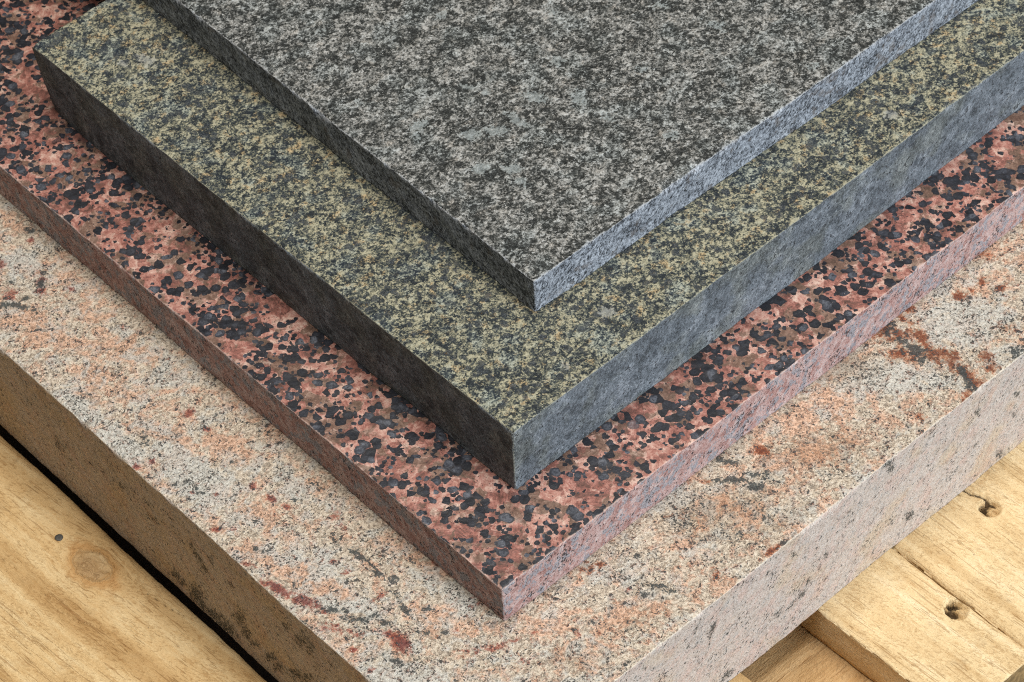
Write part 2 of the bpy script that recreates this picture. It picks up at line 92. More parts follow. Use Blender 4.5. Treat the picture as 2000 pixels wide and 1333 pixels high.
def fbm(x, y, z=0.0, seed=0, octv=4, rough=0.5):
    r, a, s, t = 0, 1.0, 1.0, 0
    for k in range(octv):
        r = r + a * vnoise(np.asarray(x) * s, np.asarray(y) * s, np.asarray(z) * s, seed + k * 17)
        t += a; a *= rough; s *= 2.03
    return r / t

# ------------------------------------------------------------------ mesh of a box with dense, workable faces (millimetres)
def axis(L, fine_to, step, near):
    v = list(near)
    while v[-1] < fine_to and v[-1] < L - step: v.append(v[-1] + step)
    s = step
    while v[-1] < L:
        s *= 1.3; v.append(min(v[-1] + s, L))
    return np.array(v)

def grid_box(xs, ys, zs, mat_of_face):
    """six gridded faces sharing their vertices; returns box coordinates of the vertices, quads and material indices"""
    nx, ny, nz = len(xs), len(ys), len(zs)
    quads, mats = [], []
    def face(nu, nv, ijk, flip, key):
        u, v = np.meshgrid(np.arange(nu - 1), np.arange(nv - 1), indexing='ij')
        u, v = u.ravel(), v.ravel()
        cor = [(u, v), (u + 1, v), (u + 1, v + 1), (u, v + 1)]
        if flip: cor = cor[::-1]
        q = np.stack([np.stack(ijk(a, b), -1) for a, b in cor], 1)
        quads.append(q); mats.append(np.full(len(q), mat_of_face[key]))
    o = np.zeros_like
    face(nx, ny, lambda a, b: (a, b, o(a) + nz - 1), False, 'top')
    face(nx, ny, lambda a, b: (a, b, o(a)), True, 'bottom')
    face(nx, nz, lambda a, b: (a, o(a), b), False, 'side')
    face(nx, nz, lambda a, b: (a, o(a) + ny - 1, b), True, 'side')
    face(ny, nz, lambda a, b: (o(a), a, b), True, 'side')
    face(ny, nz, lambda a, b: (o(a) + nx - 1, a, b), False, 'side')
    Q = np.concatenate(quads).reshape(-1, 3).astype(np.int64)
    key = (Q[:, 0] * ny + Q[:, 1]) * nz + Q[:, 2]
    uk, inv = np.unique(key, return_inverse=True)
    i, j, k = uk // (ny * nz), (uk // nz) % ny, uk % nz
    return np.stack([xs[i], ys[j], zs[k]], 1), inv.reshape(-1, 4), np.concatenate(mats)

def build_mesh(name, co_mm, quads, mats, materials, attrs=None, parent=None, loc=(0, 0, 0), rotz=0.0):
    me = bpy.data.meshes.new(name)
    me.vertices.add(len(co_mm))
    me.vertices.foreach_set('co', (co_mm * 0.001).astype(np.float32).ravel())
    me.loops.add(quads.size)
    me.loops.foreach_set('vertex_index', quads.astype(np.int32).ravel())
    me.polygons.add(len(quads))
    me.polygons.foreach_set('loop_start', (np.arange(len(quads)) * 4).astype(np.int32))
    me.polygons.foreach_set('material_index', mats.astype(np.int32))
    me.polygons.foreach_set('use_smooth', np.ones(len(quads), bool))
    for m in materials: me.materials.append(m)
    me.update(calc_edges=True)
    for k, v in (attrs or {}).items():
        a = me.attributes.new(k, 'FLOAT', 'POINT')
        a.data.foreach_set('value', np.asarray(v, np.float32))
    me.validate()
    o = bpy.data.objects.new(name, me)
    scene.collection.objects.link(o)
    o.location = loc; o.rotation_euler = (0, 0, rotz)
    if parent is not None: o.parent = parent
    return o

def tag(o, label, category, group=None):
    o['label'] = label; o['category'] = category
    if group: o['group'] = group

# ------------------------------------------------------------------ node helper
class G:
    def __init__(self, name):
        self.m = bpy.data.materials.new(name); self.m.use_nodes = True
        self.t = self.m.node_tree; self.t.nodes.clear()
        self.out = self.t.nodes.new('ShaderNodeOutputMaterial')
        self.b = self.t.nodes.new('ShaderNodeBsdfPrincipled')
        self.t.links.new(self.b.outputs[0], self.out.inputs[0])
        tc = self.t.nodes.new('ShaderNodeTexCoord')
        self.P = self.vmul(tc.outputs['Object'], (1000, 1000, 1000))   # millimetres
    def _in(self, sock, v):
        if isinstance(v, bpy.types.NodeSocket): self.t.links.new(v, sock)
        elif v is not None:
            if isinstance(v, tuple) and len(v) == 3 and sock.type == 'RGBA': v = v + (1,)
            sock.default_value = v
    def n(self, typ, **kw):
        nd = self.t.nodes.new(typ)
        for k, v in kw.items(): setattr(nd, k, v)
        return nd
    def vmul(self, v, s):
        nd = self.n('ShaderNodeVectorMath', operation='MULTIPLY'); self._in(nd.inputs[0], v); self._in(nd.inputs[1], s); return nd.outputs[0]
    def vadd(self, v, s):
        nd = self.n('ShaderNodeVectorMath', operation='ADD'); self._in(nd.inputs[0], v); self._in(nd.inputs[1], s); return nd.outputs[0]
    def rot(self, v, ang):
        nd = self.n('ShaderNodeVectorRotate', rotation_type='EULER_XYZ'); self._in(nd.inputs['Vector'], v); nd.inputs['Rotation'].default_value = ang; return nd.outputs[0]
    def math(self, op, a, b=None, c=None, clamp=False):
        nd = self.n('ShaderNodeMath', operation=op, use_clamp=clamp); self._in(nd.inputs[0], a); self._in(nd.inputs[1], b)
        if c is not None: self._in(nd.inputs[2], c)
        return nd.outputs[0]
    def add(self, *a):
        r = a[0]
        for x in a[1:]: r = self.math('ADD', r, x)
        return r
    def mul(self, a, b): return self.math('MULTIPLY', a, b)
    def streak(self, v, k):
        # crystals drawn out along the slab's rift
        return self.vmul(self.rot(self.rot(v, (0, 0, -math.pi / 4)), (0, -.955, 0)), (1.15, 1.15, k))
    def noise(self, v, size, detail=3.0, rough=0.5, dist=0.0, off=0.0, col=False):
        nd = self.n('ShaderNodeTexNoise')
        self._in(nd.inputs['Vector'], self.vadd(v, (off, off * 1.7, off * 0.6)) if off else v)
        nd.inputs['Scale'].default_value = 1.0 / size; nd.inputs['Detail'].default_value = detail
        nd.inputs['Roughness'].default_value = rough; nd.inputs['Distortion'].default_value = dist
        return nd.outputs['Color' if col else 'Fac']
    def warp(self, v, size, amp, off=0.0, detail=2.0):
        c = self.noise(v, size, detail, 0.5, 0, off, col=True)
        c = self.vadd(c, (-0.5, -0.5, -0.5))
        return self.vadd(v, self.vmul(c, (amp * 2, amp * 2, amp * 2)))
    def vor(self, v, size, feature='F1', rnd=1.0, metric='EUCLIDEAN'):
        nd = self.n('ShaderNodeTexVoronoi', feature=feature)
        if feature == 'F1': nd.distance = metric
        self._in(nd.inputs['Vector'], v); nd.inputs['Scale'].default_value = 1.0 / size; nd.inputs['Randomness'].default_value = rnd
        return nd
    def cell(self, v, size, ch=0):
        nd = self.vor(v, size); s = self.n('ShaderNodeSeparateColor'); self._in(s.inputs[0], nd.outputs['Color'])
        return s.outputs[ch], nd.outputs['Distance'], s
    def ramp(self, f, stops, interp='LINEAR'):
        nd = self.n('ShaderNodeValToRGB'); self._in(nd.inputs[0], f); cr = nd.color_ramp; cr.interpolation = interp
        while len(cr.elements) < len(stops): cr.elements.new(0.5)
        for e, (p, c) in zip(cr.elements, stops):
            e.position = p; e.color = tuple(c) + (1,) if isinstance(c, (tuple, list)) else (c, c, c, 1)
        return nd.outputs[0]
    def step(self, f, a, b):     # smooth step a -> b
        nd = self.n('ShaderNodeMapRange', interpolation_type='SMOOTHSTEP'); self._in(nd.inputs[0], f)
        nd.inputs[1].default_value = a; nd.inputs[2].default_value = b
        return nd.outputs[0]
    def mix(self, f, a, b, mode='MIX'):
        nd = self.n('ShaderNodeMix', data_type='RGBA', blend_type=mode); self._in(nd.inputs[0], f); self._in(nd.inputs[6], a); self._in(nd.inputs[7], b)
        return nd.outputs[2]
    def attr(self, name):
        return self.n('ShaderNodeAttribute', attribute_name=name).outputs['Fac']
    def done(self, color, rough=0.7, bumps=(), spec=0.4, coat=None):
        self._in(self.b.inputs['Base Color'], color); self._in(self.b.inputs['Roughness'], rough)
        self._in(self.b.inputs['Specular IOR Level'], spec)
        prev = None
        for h, dist_mm, st in bumps:
            nd = self.n('ShaderNodeBump'); self._in(nd.inputs['Height'], h)
            nd.inputs['Distance'].default_value = dist_mm * 0.001; nd.inputs['Strength'].default_value = st
            if prev is not None: self._in(nd.inputs['Normal'], prev)
            prev = nd.outputs[0]
        if prev is not None: self._in(self.b.inputs['Normal'], prev)
        return self.m

# ------------------------------------------------------------------ stone: dark grey granite
def mat_grey_top():
    g = G('grey_granite_flamed'); P = g.P
    W = g.warp(P, 1.4, 0.6, 3.0, 3)
    c1, d1, _ = g.cell(W, 0.95)
    c2, d2, _ = g.cell(g.warp(P, 2.4, 0.8, 13.0, 3), 2.6)
    c3, d3, _ = g.cell(g.warp(P, 3.4, 1.4, 23.0, 3), 5.5)
    n1 = g.noise(W, 2.4, 3, 0.6)
    n2 = g.noise(P, 11.0, 3, 0.55, 0, 21)
    n3 = g.noise(P, 0.5, 2, 0.6, 0, 7)
    n6 = g.noise(P, .85, 3, .7, 0, 64)
    v = g.add(g.mul(n1, 0.40), g.mul(c1, 0.17), g.mul(c2, 0.13), g.mul(c3, .03), g.mul(n2, 0.28), g.mul(n6, 0.50), -0.26)
    v = g.add(g.mul(v, 1.3), -.152)
    col = g.ramp(v, [(0.34, (.013, .015, .015)), (0.43, (.035, .038, .037)), (0.49, (.10, .103, .098)), (0.57, (.215, .213, .205)), (0.72, (.46, .455, .44))])
    tint = g.noise(P, 14, 2, 0.5, 0, 40)
    col = g.mix(g.step(tint, .45, .65), col, g.mix(1.0, col, (.94, 1.0, 1.03), 'MULTIPLY'))
    col = g.mix(g.mul(g.step(g.noise(P, 7, 3, .6, 0, 140), .55, .68), .7), col, g.mix(1.0, col, (1.05, .98, .92), 'MULTIPLY'))
    pm = g.step(g.add(g.attr('pale'), g.mul(g.add(n1, -0.5), 1.8), g.mul(g.add(c1, -.5), .4)), .36, .58)
    pc = g.ramp(g.add(g.mul(n3, .5), g.mul(n1, .5)), [(0.35, (.18, .205, .21)), (0.65, (.37, .41, .415))])
    col = g.mix(g.mul(pm, 0.62), col, pc)
    glint = g.step(g.noise(P, .75, 1, .5, 0, 300), .775, .80)  # sparkle of the crystals painted into the colour as rare white specks
    col = g.mix(glint, col, (.78, .78, .76))
    wr = g.step(g.add(g.attr('wear'), g.mul(g.add(g.noise(g.P, 7, 3, .6, 0, 500), -.56), 1.6), g.mul(g.add(n1, -.5), 2.2), g.mul(g.add(c1, -.5), .6)), .35, .9)
    col = g.mix(g.mul(wr, .7), col, (.42, .43, .44))
    h = g.add(g.mul(n1, 1.0), g.mul(n3, 0.35), g.mul(n2, 1.2), g.mul(c1, .12))
    return g.done(col, g.ramp(c1, [(0, .38), (1, .75)]), [(h, 1.2, 0.9)], 0.45)

def mat_grey_side():
    g = G('grey_granite_sawn'); P = g.P
    W = g.warp(g.streak(P, .55), 1.4, 0.6, 3.0, 3)
    c1, d1, _ = g.cell(W, 0.9)
    n1 = g.noise(W, 1.7, 4, 0.65)
    n2 = g.noise(P, 9.0, 3, 0.55, 0, 21)
    n3 = g.noise(P, 0.5, 2, 0.6, 0, 7)
    v = g.add(g.mul(n1, .75), g.mul(c1, .16), g.mul(n2, 0.36), g.mul(n3, 0.35), -0.31)
    col = g.ramp(v, [(0.33, (.028, .032, .037)), (0.42, (.13, .14, .16)), (0.51, (.29, .31, .345)), (0.66, (.52, .545, .59))])
    sp = g.step(g.add(g.noise(W, 1.2, 3, 0.6, 0, 55), g.mul(g.noise(P, 9, 2, .5, 0, 4), .3)), .735, .78)
    col = g.mix(g.mul(sp, .9), col, (.016, .018, .021))
    br = g.step(g.noise(P, 7, 2, .5, 0, 150), .60, .70)
    col = g.mix(g.mul(br, .4), col, (.13, .09, .06))
    wr = g.step(g.add(g.attr('wear'), g.mul(g.add(g.noise(g.P, 7, 3, .6, 0, 500), -.56), 1.6), g.mul(g.add(n1, -.5), 2.4)), .45, .95)
    col = g.mix(g.mul(wr, .7), col, (.45, .46, .48))
    return g.done(col, 0.72, [(g.add(n1, g.mul(n3, .4), g.mul(n2, 1.2)), 1.1, 1.0)], 0.4)

# ------------------------------------------------------------------ stone: olive / yellow green granite
def mat_green_top():
    g = G('green_granite_flamed'); P = g.P
    W = g.warp(P, 1.5, 0.7, 5.0, 3)
    c1, d1, sc = g.cell(W, 1.05)
    c2, d2, _ = g.cell(g.warp(P, 3, 1.3, 15.0, 3), 3.0)
    n1 = g.noise(W, 2.2, 4, 0.62)
    n2 = g.noise(P, 7.0, 3, 0.55, 0, 12)
    n3 = g.noise(P, 0.55, 2, 0.6, 0, 7)
    v = g.add(g.mul(n1, 0.50), g.mul(c1, 0.16), g.mul(c2, .10), g.mul(n2, 0.30), g.mul(g.noise(P, .85, 3, .7, 0, 64), 0.50), -0.28)
    v = g.add(g.mul(v, 1.5), -.25)
    col = g.ramp(v, [(0.33, (.012, .017, .022)), (0.415, (.032, .040, .044)), (0.475, (.085, .094, .076)), (0.55, (.205, .196, .138)), (0.66, (.40, .375, .265))])
    n4 = g.noise(P, 13, 3, 0.55, 0, 60)
    col = g.mix(g.mul(g.step(n4, .50, .66), .7), col, g.mix(1.0, col, (.84, 1.0, 1.28), 'MULTIPLY'))
    n5 = g.noise(P, 5, 3, 0.6, 0, 90)
    col = g.mix(g.mul(g.step(n5, .55, .66), .85), col, g.mix(1.0, col, (1.22, .95, .74), 'MULTIPLY'))
    cd, dd, sd = g.cell(g.warp(P, 2.2, 1.0, 44, 3), 3.6)
    dk = g.mul(g.step(g.add(g.mul(cd, .40), g.noise(P, 12, 2, .5, 0, 46), g.mul(g.add(n1, -.5), .7)), .80, .86), g.step(g.add(dd, g.mul(n3, .4)), .85, .65))
    col = g.mix(g.mul(dk, .85), col, g.ramp(n3, [(.42, (.012, .017, .024)), (.60, (.045, .055, .068)), (.72, (.16, .18, .19))]))
    pm = g.step(g.add(g.attr('pale'), g.mul(g.add(n1, -0.5), 1.8), g.mul(g.add(c1, -.5), .3)), .42, .75)
    col = g.mix(g.mul(pm, .6), col, (.34, .345, .325))
    wr = g.step(g.add(g.attr('wear'), g.mul(g.add(g.noise(g.P, 7, 3, .6, 0, 500), -.56), 1.6), g.mul(g.add(n1, -.5), 2.2), g.mul(g.add(c1, -.5), .6)), .45, .95)
    col = g.mix(g.mul(wr, .6), col, (.38, .36, .26))
    rs = g.step(g.noise(P, 3.0, 3, 0.6, 0, 31), .68, .75)
    col = g.mix(g.mul(rs, .8), col, (.085, .05, .015))
    h = g.add(g.mul(n1, 1.0), g.mul(n3, 0.35), g.mul(n2, 1.4), g.mul(c1, .12))
    return g.done(col, 0.66, [(h, 1.0, 0.8)], 0.4)

def mat_green_side():
    g = G('green_granite_sawn'); P = g.P
    S = g.streak(P, .5)
    n1 = g.noise(S, 1.1, 5, 0.72)
    n0 = g.noise(P, .55, 2, .6, 0, 8)
    n2 = g.noise(g.warp(P, 8, 4, 2, 3), 11.0, 5, 0.62, 0, 9)
    n3 = g.noise(S, 3.0, 4, 0.65, 0, 4)
    v = g.add(g.mul(n1, .66), g.mul(n2, 0.58), g.mul(n3, .24), g.mul(n0, .30), -0.39)
    col = g.ramp(v, [(0.34, (.045, .052, .056)), (0.45, (.13, .148, .164)), (0.55, (.225, .25, .275)), (0.66, (.40, .43, .46))])
    br = g.step(g.noise(P, 20, 3, 0.5, 0, 77), .45, .62)
    col = g.mix(g.mul(br, .5), col, g.mix(1.0, col, (1.02, .95, .72), 'MULTIPLY'))
    dt = g.step(g.add(g.noise(g.warp(S, 2, .8), 1.6, 3, 0.6, 0, 15), g.mul(n2, .3)), .775, .82)
    col = g.mix(g.mul(dt, .85), col, (.016, .018, .019))
    cd, dd, sd = g.cell(g.warp(P, 2.5, 1.2, 44, 3), 4.5)
    ov = g.mul(g.step(g.add(cd, g.mul(n2, .4)), 1.08, 1.14), g.step(dd, .65, .45))
    col = g.mix(g.mul(ov, .55), col, (.035, .043, .052))
    lt = g.step(g.noise(P, 0.7, 1, 0.5, 0, 25), .68, .74)
    col = g.mix(g.mul(lt, .7), col, (.48, .50, .52))
    wr = g.step(g.add(g.attr('wear'), g.mul(g.add(g.noise(g.P, 7, 3, .6, 0, 500), -.56), 1.6), g.mul(g.add(n1, -.5), 2.4)), .5, 1.0)
    col = g.mix(g.mul(wr, .75), col, (.36, .34, .26))
    return g.done(col, 0.7, [(g.add(n1, g.mul(n2, 1.5), g.mul(n3, 1.0), g.mul(dt, -.4)), 1.0, 1.0)], 0.4)

# ------------------------------------------------------------------ stone: red granite, large crystals
def _red_grains(g, P):
    W = g.warp(g.warp(P, 6.0, 1.2, 3.0, 1), 0.9, 0.24, 13.0, 3)
    nd = g.vor(W, 3.9); sc = g.n('ShaderNodeSeparateColor'); g._in(sc.inputs[0], nd.outputs['Color'])
    cr, d = sc.outputs[0], nd.outputs['Distance']
    clus = g.noise(nd.outputs['Position'], 10, 1, 0.5, 0, 17)
    m = g.add(g.mul(cr, 0.36), clus)
    dark = g.mul(g.step(m, .722, .728), g.step(g.add(d, g.mul(g.noise(P, 1.3, 2, .5, 0, 19), .30)), .86, .81))
    n2 = g.vor(g.warp(P, 1.2, 0.35, 33.0), 2.2)
    s2 = g.n('ShaderNodeSeparateColor'); g._in(s2.inputs[0], n2.outputs['Color'])
    cr2, d2 = s2.outputs[0], n2.outputs['Distance']
    m2 = g.add(g.mul(cr2, 0.40), g.noise(n2.outputs['Position'], 9, 1, 0.5, 0, 44))
    dark2 = g.mul(g.step(m2, .80, .806), g.step(d2, .64, .58))
    return W, g.math('MAXIMUM', dark, dark2), sc, cr2, d

def mat_red_top():
    g = G('red_granite_polished'); P = g.P
    W, dark, sc, cr2, dd = _red_grains(g, P)
    WP = g.warp(g.warp(P, 5, 3.0, 70, 3), 1.0, .6, 71, 3)
    pr, pd, psc = g.cell(WP, 7.5)
    pe = g.vor(WP, 7.5, 'DISTANCE_TO_EDGE').outputs['Distance']
    fine = g.noise(P, 0.8, 3, 0.65, 0, 5)
    big = g.noise(g.warp(P, 3, 1.2, 2, 3), 4.2, 4, 0.62, 0, 52)
    big2 = g.noise(P, 20, 2, .5, 0, 152)
    # cleavage lines, turned differently from crystal to crystal
    tw = g.vadd(g.vmul(psc.outputs[0], (0, 0, 0)), (0, 0, 0))
    ang = g.mul(psc.outputs[2], 6.0)
    vr = g.n('ShaderNodeVectorRotate', rotation_type='Z_AXIS'); g._in(vr.inputs['Vector'], P); g._in(vr.inputs['Angle'], ang)
    st = g.noise(g.vmul(vr.outputs[0], (1, .16, .5)), .9, 3, 0.6, 0, 8)
    a = g.add(g.mul(pr, .30), g.mul(big, .95), g.mul(st, .50), g.mul(fine, .34), g.mul(big2, .3), -0.75)
    col = g.ramp(a, [(.14, (.095, .046, .035)), (.28, (.18, .075, .06)), (.40, (.31, .12, .095)), (.50, (.42, .20, .16)), (.61, (.52, .30, .245)), (.76, (.66, .47, .39))])
    bm = g.add(g.mul(psc.outputs[1], .36), g.noise(g.warp(P, 4, 2, 9, 3), 9, 4, .65, 0, 210))
    brown = g.step(bm, .68, .82)
    bcol = g.ramp(g.add(g.mul(fine, .45), g.mul(big, .4), g.mul(st, .25)), [(.38, (.065, .040, .026)), (.55, (.14, .088, .062)), (.70, (.27, .18, .135))])
    col = g.mix(g.mul(brown, .85), col, bcol)
    vein = g.mul(g.step(pe, .05, .0), g.step(big, .48, .6))
    col = g.mix(g.mul(vein, .5), col, (.52, .37, .31))
    c1 = g.step(g.math('ABSOLUTE', g.add(g.noise(g.warp(P, 3, 1, 5), 4, 3, .65, 0, 91), -.5)), .014, .0)
    col = g.mix(g.mul(g.mul(c1, g.step(fine, .42, .55)), .6), col, (.09, .04, .03))
    fb = g.add(g.mul(sc.outputs[2], .35), g.mul(fine, .45), g.mul(g.noise(P, 3, 3, .6, 0, 12), .5), -.1)
    dc = g.ramp(fb, [(.30, (.009, .010, .014)), (.52, (.024, .026, .036)), (.66, (.046, .050, .066)), (.82, (.13, .14, .17))])
    rim = g.step(g.add(dd, g.mul(fine, .2)), .50, .66)
    dc = g.mix(g.mul(rim, .5), dc, (.012, .010, .012))
    col = g.mix(dark, col, dc)
    spk = g.step(g.add(g.noise(P, 1.0, 2, .6, 0, 23), g.mul(g.noise(P, 8, 2, .5, 0, 29), .3)), .80, .83)
    col = g.mix(g.mul(spk, .85), col, (.022, .016, .017))
    wsp = g.step(g.noise(P, 1.6, 3, .65, 0, 66), .70, .745)
    col = g.mix(g.mul(wsp, .6), col, (.50, .44, .40))
    wr = g.step(g.add(g.attr('wear'), g.mul(g.add(g.noise(g.P, 7, 3, .6, 0, 500), -.56), 1.6), g.mul(g.add(big, -.5), 2.0)), .5, 1.0)
    col = g.mix(g.mul(wr, .6), col, (.60, .42, .36))
    du = g.step(g.noise(P, 45, 4, .6, 0, 410), .42, .68)
    rg = g.add(g.mul(du, .14), g.mul(fine, .12), .30)
    return g.done(col, g.mix(dark, (.50, .50, .50), rg), [(fine, .12, .5), (big, .3, .4), (st, .10, .5)], 0.45)

def mat_red_side():
    g = G('red_granite_sawn')
    P0 = g.P
    P = g.streak(P0, .42)
    W = g.warp(P, 1.6, .8, 5, 3)
    n1 = g.noise(P, .7, 4, .75)
    n0 = g.noise(P0, .5, 2, .6, 0, 3)
    n2 = g.noise(W, 4, 4, .65, 0, 6)
    c, d, sc = g.cell(W, 3.4)
    t = g.add(g.mul(n1, .55), g.mul(n2, .42), g.mul(c, .14), g.mul(n0, .2), -.14)
    col = g.ramp(t, [(.34, (.30, .13, .11)), (.44, (.50, .275, .24)), (.54, (.66, .44, .40)), (.68, (.80, .66, .62))])
    _, dk, _, _, _ = _red_grains(g, g.warp(P0, 1.0, .4, 3, 3))
    gz = g.step(g.add(g.mul(dk, .22), g.mul(sc.outputs[1], .14), g.noise(W, 5, 3, .6, 0, 99), g.mul(g.add(n1, -.5), .7)), .70, .80)
    col = g.mix(g.mul(gz, .8), col, g.ramp(g.add(g.mul(n1, .6), g.mul(n0, .4)), [(.36, (.16, .17, .20)), (.50, (.36, .375, .41)), (.66, (.60, .61, .64))]))
    fl = g.step(g.add(g.noise(W, 1.15, 3, .65, 0, 19), g.mul(g.noise(P0, 8, 2, .5, 0, 2), .35)), .775, .81)
    col = g.mix(g.mul(fl, .9), col, (.028, .029, .034))
    wr = g.step(g.add(g.attr('wear'), g.mul(g.add(g.noise(g.P, 7, 3, .6, 0, 500), -.56), 1.6), g.mul(g.add(n1, -.5), 2.4)), .5, 1.0)
    col = g.mix(g.mul(wr, .6), col, (.66, .52, .46))
    return g.done(col, .72, [(g.add(n1, g.mul(n2, 1.0), g.mul(fl, -.3)), 1.1, 1.0)], .4)

# ------------------------------------------------------------------ stone: beige and pink granite
def mat_beige_top():
    g = G('beige_granite_flamed'); P = g.P
    W = g.warp(P, 2.5, .9, 5)
    WW = g.warp(P, 14, 7, 15)
    c1, d1, sc = g.cell(W, 1.05)
    n1 = g.noise(W, 1.5, 4, .6)
    n2 = g.noise(WW, 8, 4, .6, 0, 21)
    n3 = g.noise(P, .5, 2, .6, 0, 7)
    n4 = g.noise(WW, 11, 4, .6, 0, 51)
    n5 = g.noise(P, 3.2, 3, .6, .3, 81)
    base = g.ramp(g.add(g.mul(n1, .55), g.mul(c1, .24), g.mul(n3, .42), g.mul(n5, .32), -.265), [(0.33, (.25, .20, .155)), (0.44, (.48, .395, .31)), (0.55, (.65, .55, .435)), (0.70, (.79, .70, .585))])
    pk = g.step(g.add(n4, g.mul(g.attr('pink'), .30), g.mul(g.add(n5, -.5), .7)), .46, .64)
    col = g.mix(g.mul(pk, .75), base, g.mix(1.0, base, (1.08, .74, .62), 'MULTIPLY'))
    pl = g.step(g.add(n2, g.mul(g.attr('pale'), .40), g.mul(g.add(n5, -.5), .5)), .47, .68)
    col = g.mix(g.mul(pl, .75), col, g.ramp(g.add(g.mul(n1, .6), g.mul(n3, .4)), [(.36, (.33, .34, .33)), (.50, (.55, .54, .50)), (.65, (.71, .69, .63))]))
    tn = g.step(g.add(g.attr('tan'), g.mul(g.add(n5, -.5), 1.2)), .15, 1.0)
    col = g.mix(g.mul(tn, .8), col, g.mix(1.0, col, (.74, .64, .55), 'MULTIPLY'))
    # translucent grey brown quartz grains
    q = g.mul(g.step(g.add(g.mul(sc.outputs[1], .45), g.mul(n5, .9), g.mul(tn, .10)), .735, .775), g.step(d1, .62, .4))
    col = g.mix(g.mul(q, .62), col, (.15, .125, .10))
    # black mica: freckles in drifts
    drift = g.noise(g.vmul(g.rot(WW, (0, 0, .5)), (.6, 1, 1)), 10, 3, .6, 0, 33)
    f1 = g.noise(W, 1.05, 3, .62, .2, 61)
    fk = g.step(g.add(f1, g.mul(drift, .45), g.mul(pl, .03), g.mul(c1, .05)), .855, .90)
    col = g.mix(g.mul(fk, .9), col, (.03, .032, .032))
    # rust and red stains
    nn = g.mul(g.add(n5, -.5), 2.0); nf = g.mul(g.add(n1, -.5), 1.6)
    ru = g.step(g.add(g.attr('rust'), nn, nf), .14, .70)
    col = g.mix(g.mul(ru, .85), col, g.mix(1.0, col, (.62, .27, .14), 'MULTIPLY'))
    ru2 = g.step(g.add(g.attr('rust'), nn, nf), .50, .95)
    col = g.mix(g.mul(ru2, .75), col, (.14, .035, .018))
    rd = g.step(g.add(g.attr('red'), nn, nf), .17, .75)
    col = g.mix(g.mul(rd, .85), col, g.mix(1.0, col, (.60, .24, .20), 'MULTIPLY'))
    rd2 = g.step(g.add(g.attr('red'), nn, nf), .58, 1.05)
    col = g.mix(g.mul(rd2, .7), col, (.13, .028, .028))
    sm = g.step(g.add(g.noise(WW, 5.5, 3, .6, 0, 73), nf, -.0), .92, 1.15)
    col = g.mix(g.mul(sm, .7), col, g.mix(1.0, col, (.66, .30, .18), 'MULTIPLY'))
    bk = g.step(g.add(g.attr('black'), g.mul(nn, 1.3), g.mul(nf, 1.6), g.mul(g.add(c1, -.5), .5)), .38, .62)
    col = g.mix(g.mul(bk, .92), col, g.ramp(n3, [(.35, (.028, .033, .033)), (.62, (.06, .07, .07)), (.75, (.28, .28, .27))]))
    wr = g.step(g.add(g.attr('wear'), g.mul(g.add(g.noise(g.P, 7, 3, .6, 0, 500), -.56), 1.6), g.mul(g.add(n1, -.5), 2.2)), .5, 1.0)
    col = g.mix(g.mul(wr, .6), col, (.74, .66, .54))
    glint = g.step(g.noise(P, .8, 1, .5, 0, 300), .775, .80)  # tiny glints put into the base colour, not reflected light
    col = g.mix(glint, col, (.88, .87, .83))
    h = g.add(g.mul(n1, 1.0), g.mul(n3, .3), g.mul(n5, 1.2))
    return g.done(col, .7, [(h, 1.0, .85)], .35)

def mat_beige_side():
    g = G('beige_granite_sawn')
    P0 = g.P
    P = g.streak(P0, .42)
    W = g.warp(P, 2.0, .9, 5, 3)
    n1 = g.noise(W, 1.2, 4, .7)
    n0 = g.noise(P0, .55, 2, .6, 0, 7)
    n5 = g.noise(W, 3.4, 4, .65, 0, 57)
    n2 = g.noise(g.warp(P, 9, 5, 9, 3), 7, 4, .65, 0, 21)
    col = g.ramp(g.add(g.mul(n1, .5), g.mul(n0, .25), g.mul(n5, .35), -.05), [(.36, (.33, .265, .22)), (.46, (.60, .505, .435)), (.56, (.77, .675, .60)), (.68, (.90, .835, .76))])
    col = g.mix(g.mul(g.step(g.add(n2, g.mul(g.add(n5, -.5), .5)), .46, .66), .55), col, g.mix(1.0, col, (1.03, .83, .79), 'MULTIPLY'))
    n4 = g.noise(g.warp(P, 9, 5, 19, 3), 6, 4, .65, 0, 41)
    col = g.mix(g.mul(g.step(g.add(n4, g.mul(g.add(n5, -.5), .6)), .50, .70), .6), col, g.mix(1.0, col, (.74, .79, .83), 'MULTIPLY'))
    ws = g.step(g.noise(P0, 26, 3, .5, 0, 63), .50, .66)
    col = g.mix(g.mul(ws, .7), col, g.mix(1.0, col, (1.02, .93, .76), 'MULTIPLY'))
    dr = g.noise(P, 10, 3, .6, 0, 33)
    fk = g.step(g.add(g.noise(W, 1.25, 3, .65, 0, 61), g.mul(dr, .48)), .865, .905)
    col = g.mix(g.mul(fk, .9), col, (.03, .033, .034))
    sb = g.add(g.attr('sideblack'), g.mul(g.add(n1, -.5), 3.0), g.mul(g.add(n5, -.5), 2.4))
    col = g.mix(g.mul(g.mul(g.step(sb, .26, .56), g.step(g.noise(P0, 1.0, 3, .7, 0, 222), .38, .50)), .92), col, g.ramp(n0, [(.35, (.022, .026, .022)), (.7, (.07, .075, .065))]))
    wr = g.step(g.add(g.attr('wear'), g.mul(g.add(g.noise(g.P, 7, 3, .6, 0, 500), -.56), 1.6), g.mul(g.add(n1, -.5), 2.4)), .4, 1.0)
    col = g.mix(g.mul(wr, .6), col, (.68, .60, .50))
    return g.done(col, .75, [(g.add(n1, g.mul(n5, 1.0), g.mul(n0, .4)), 1.0, 1.0)], .35)

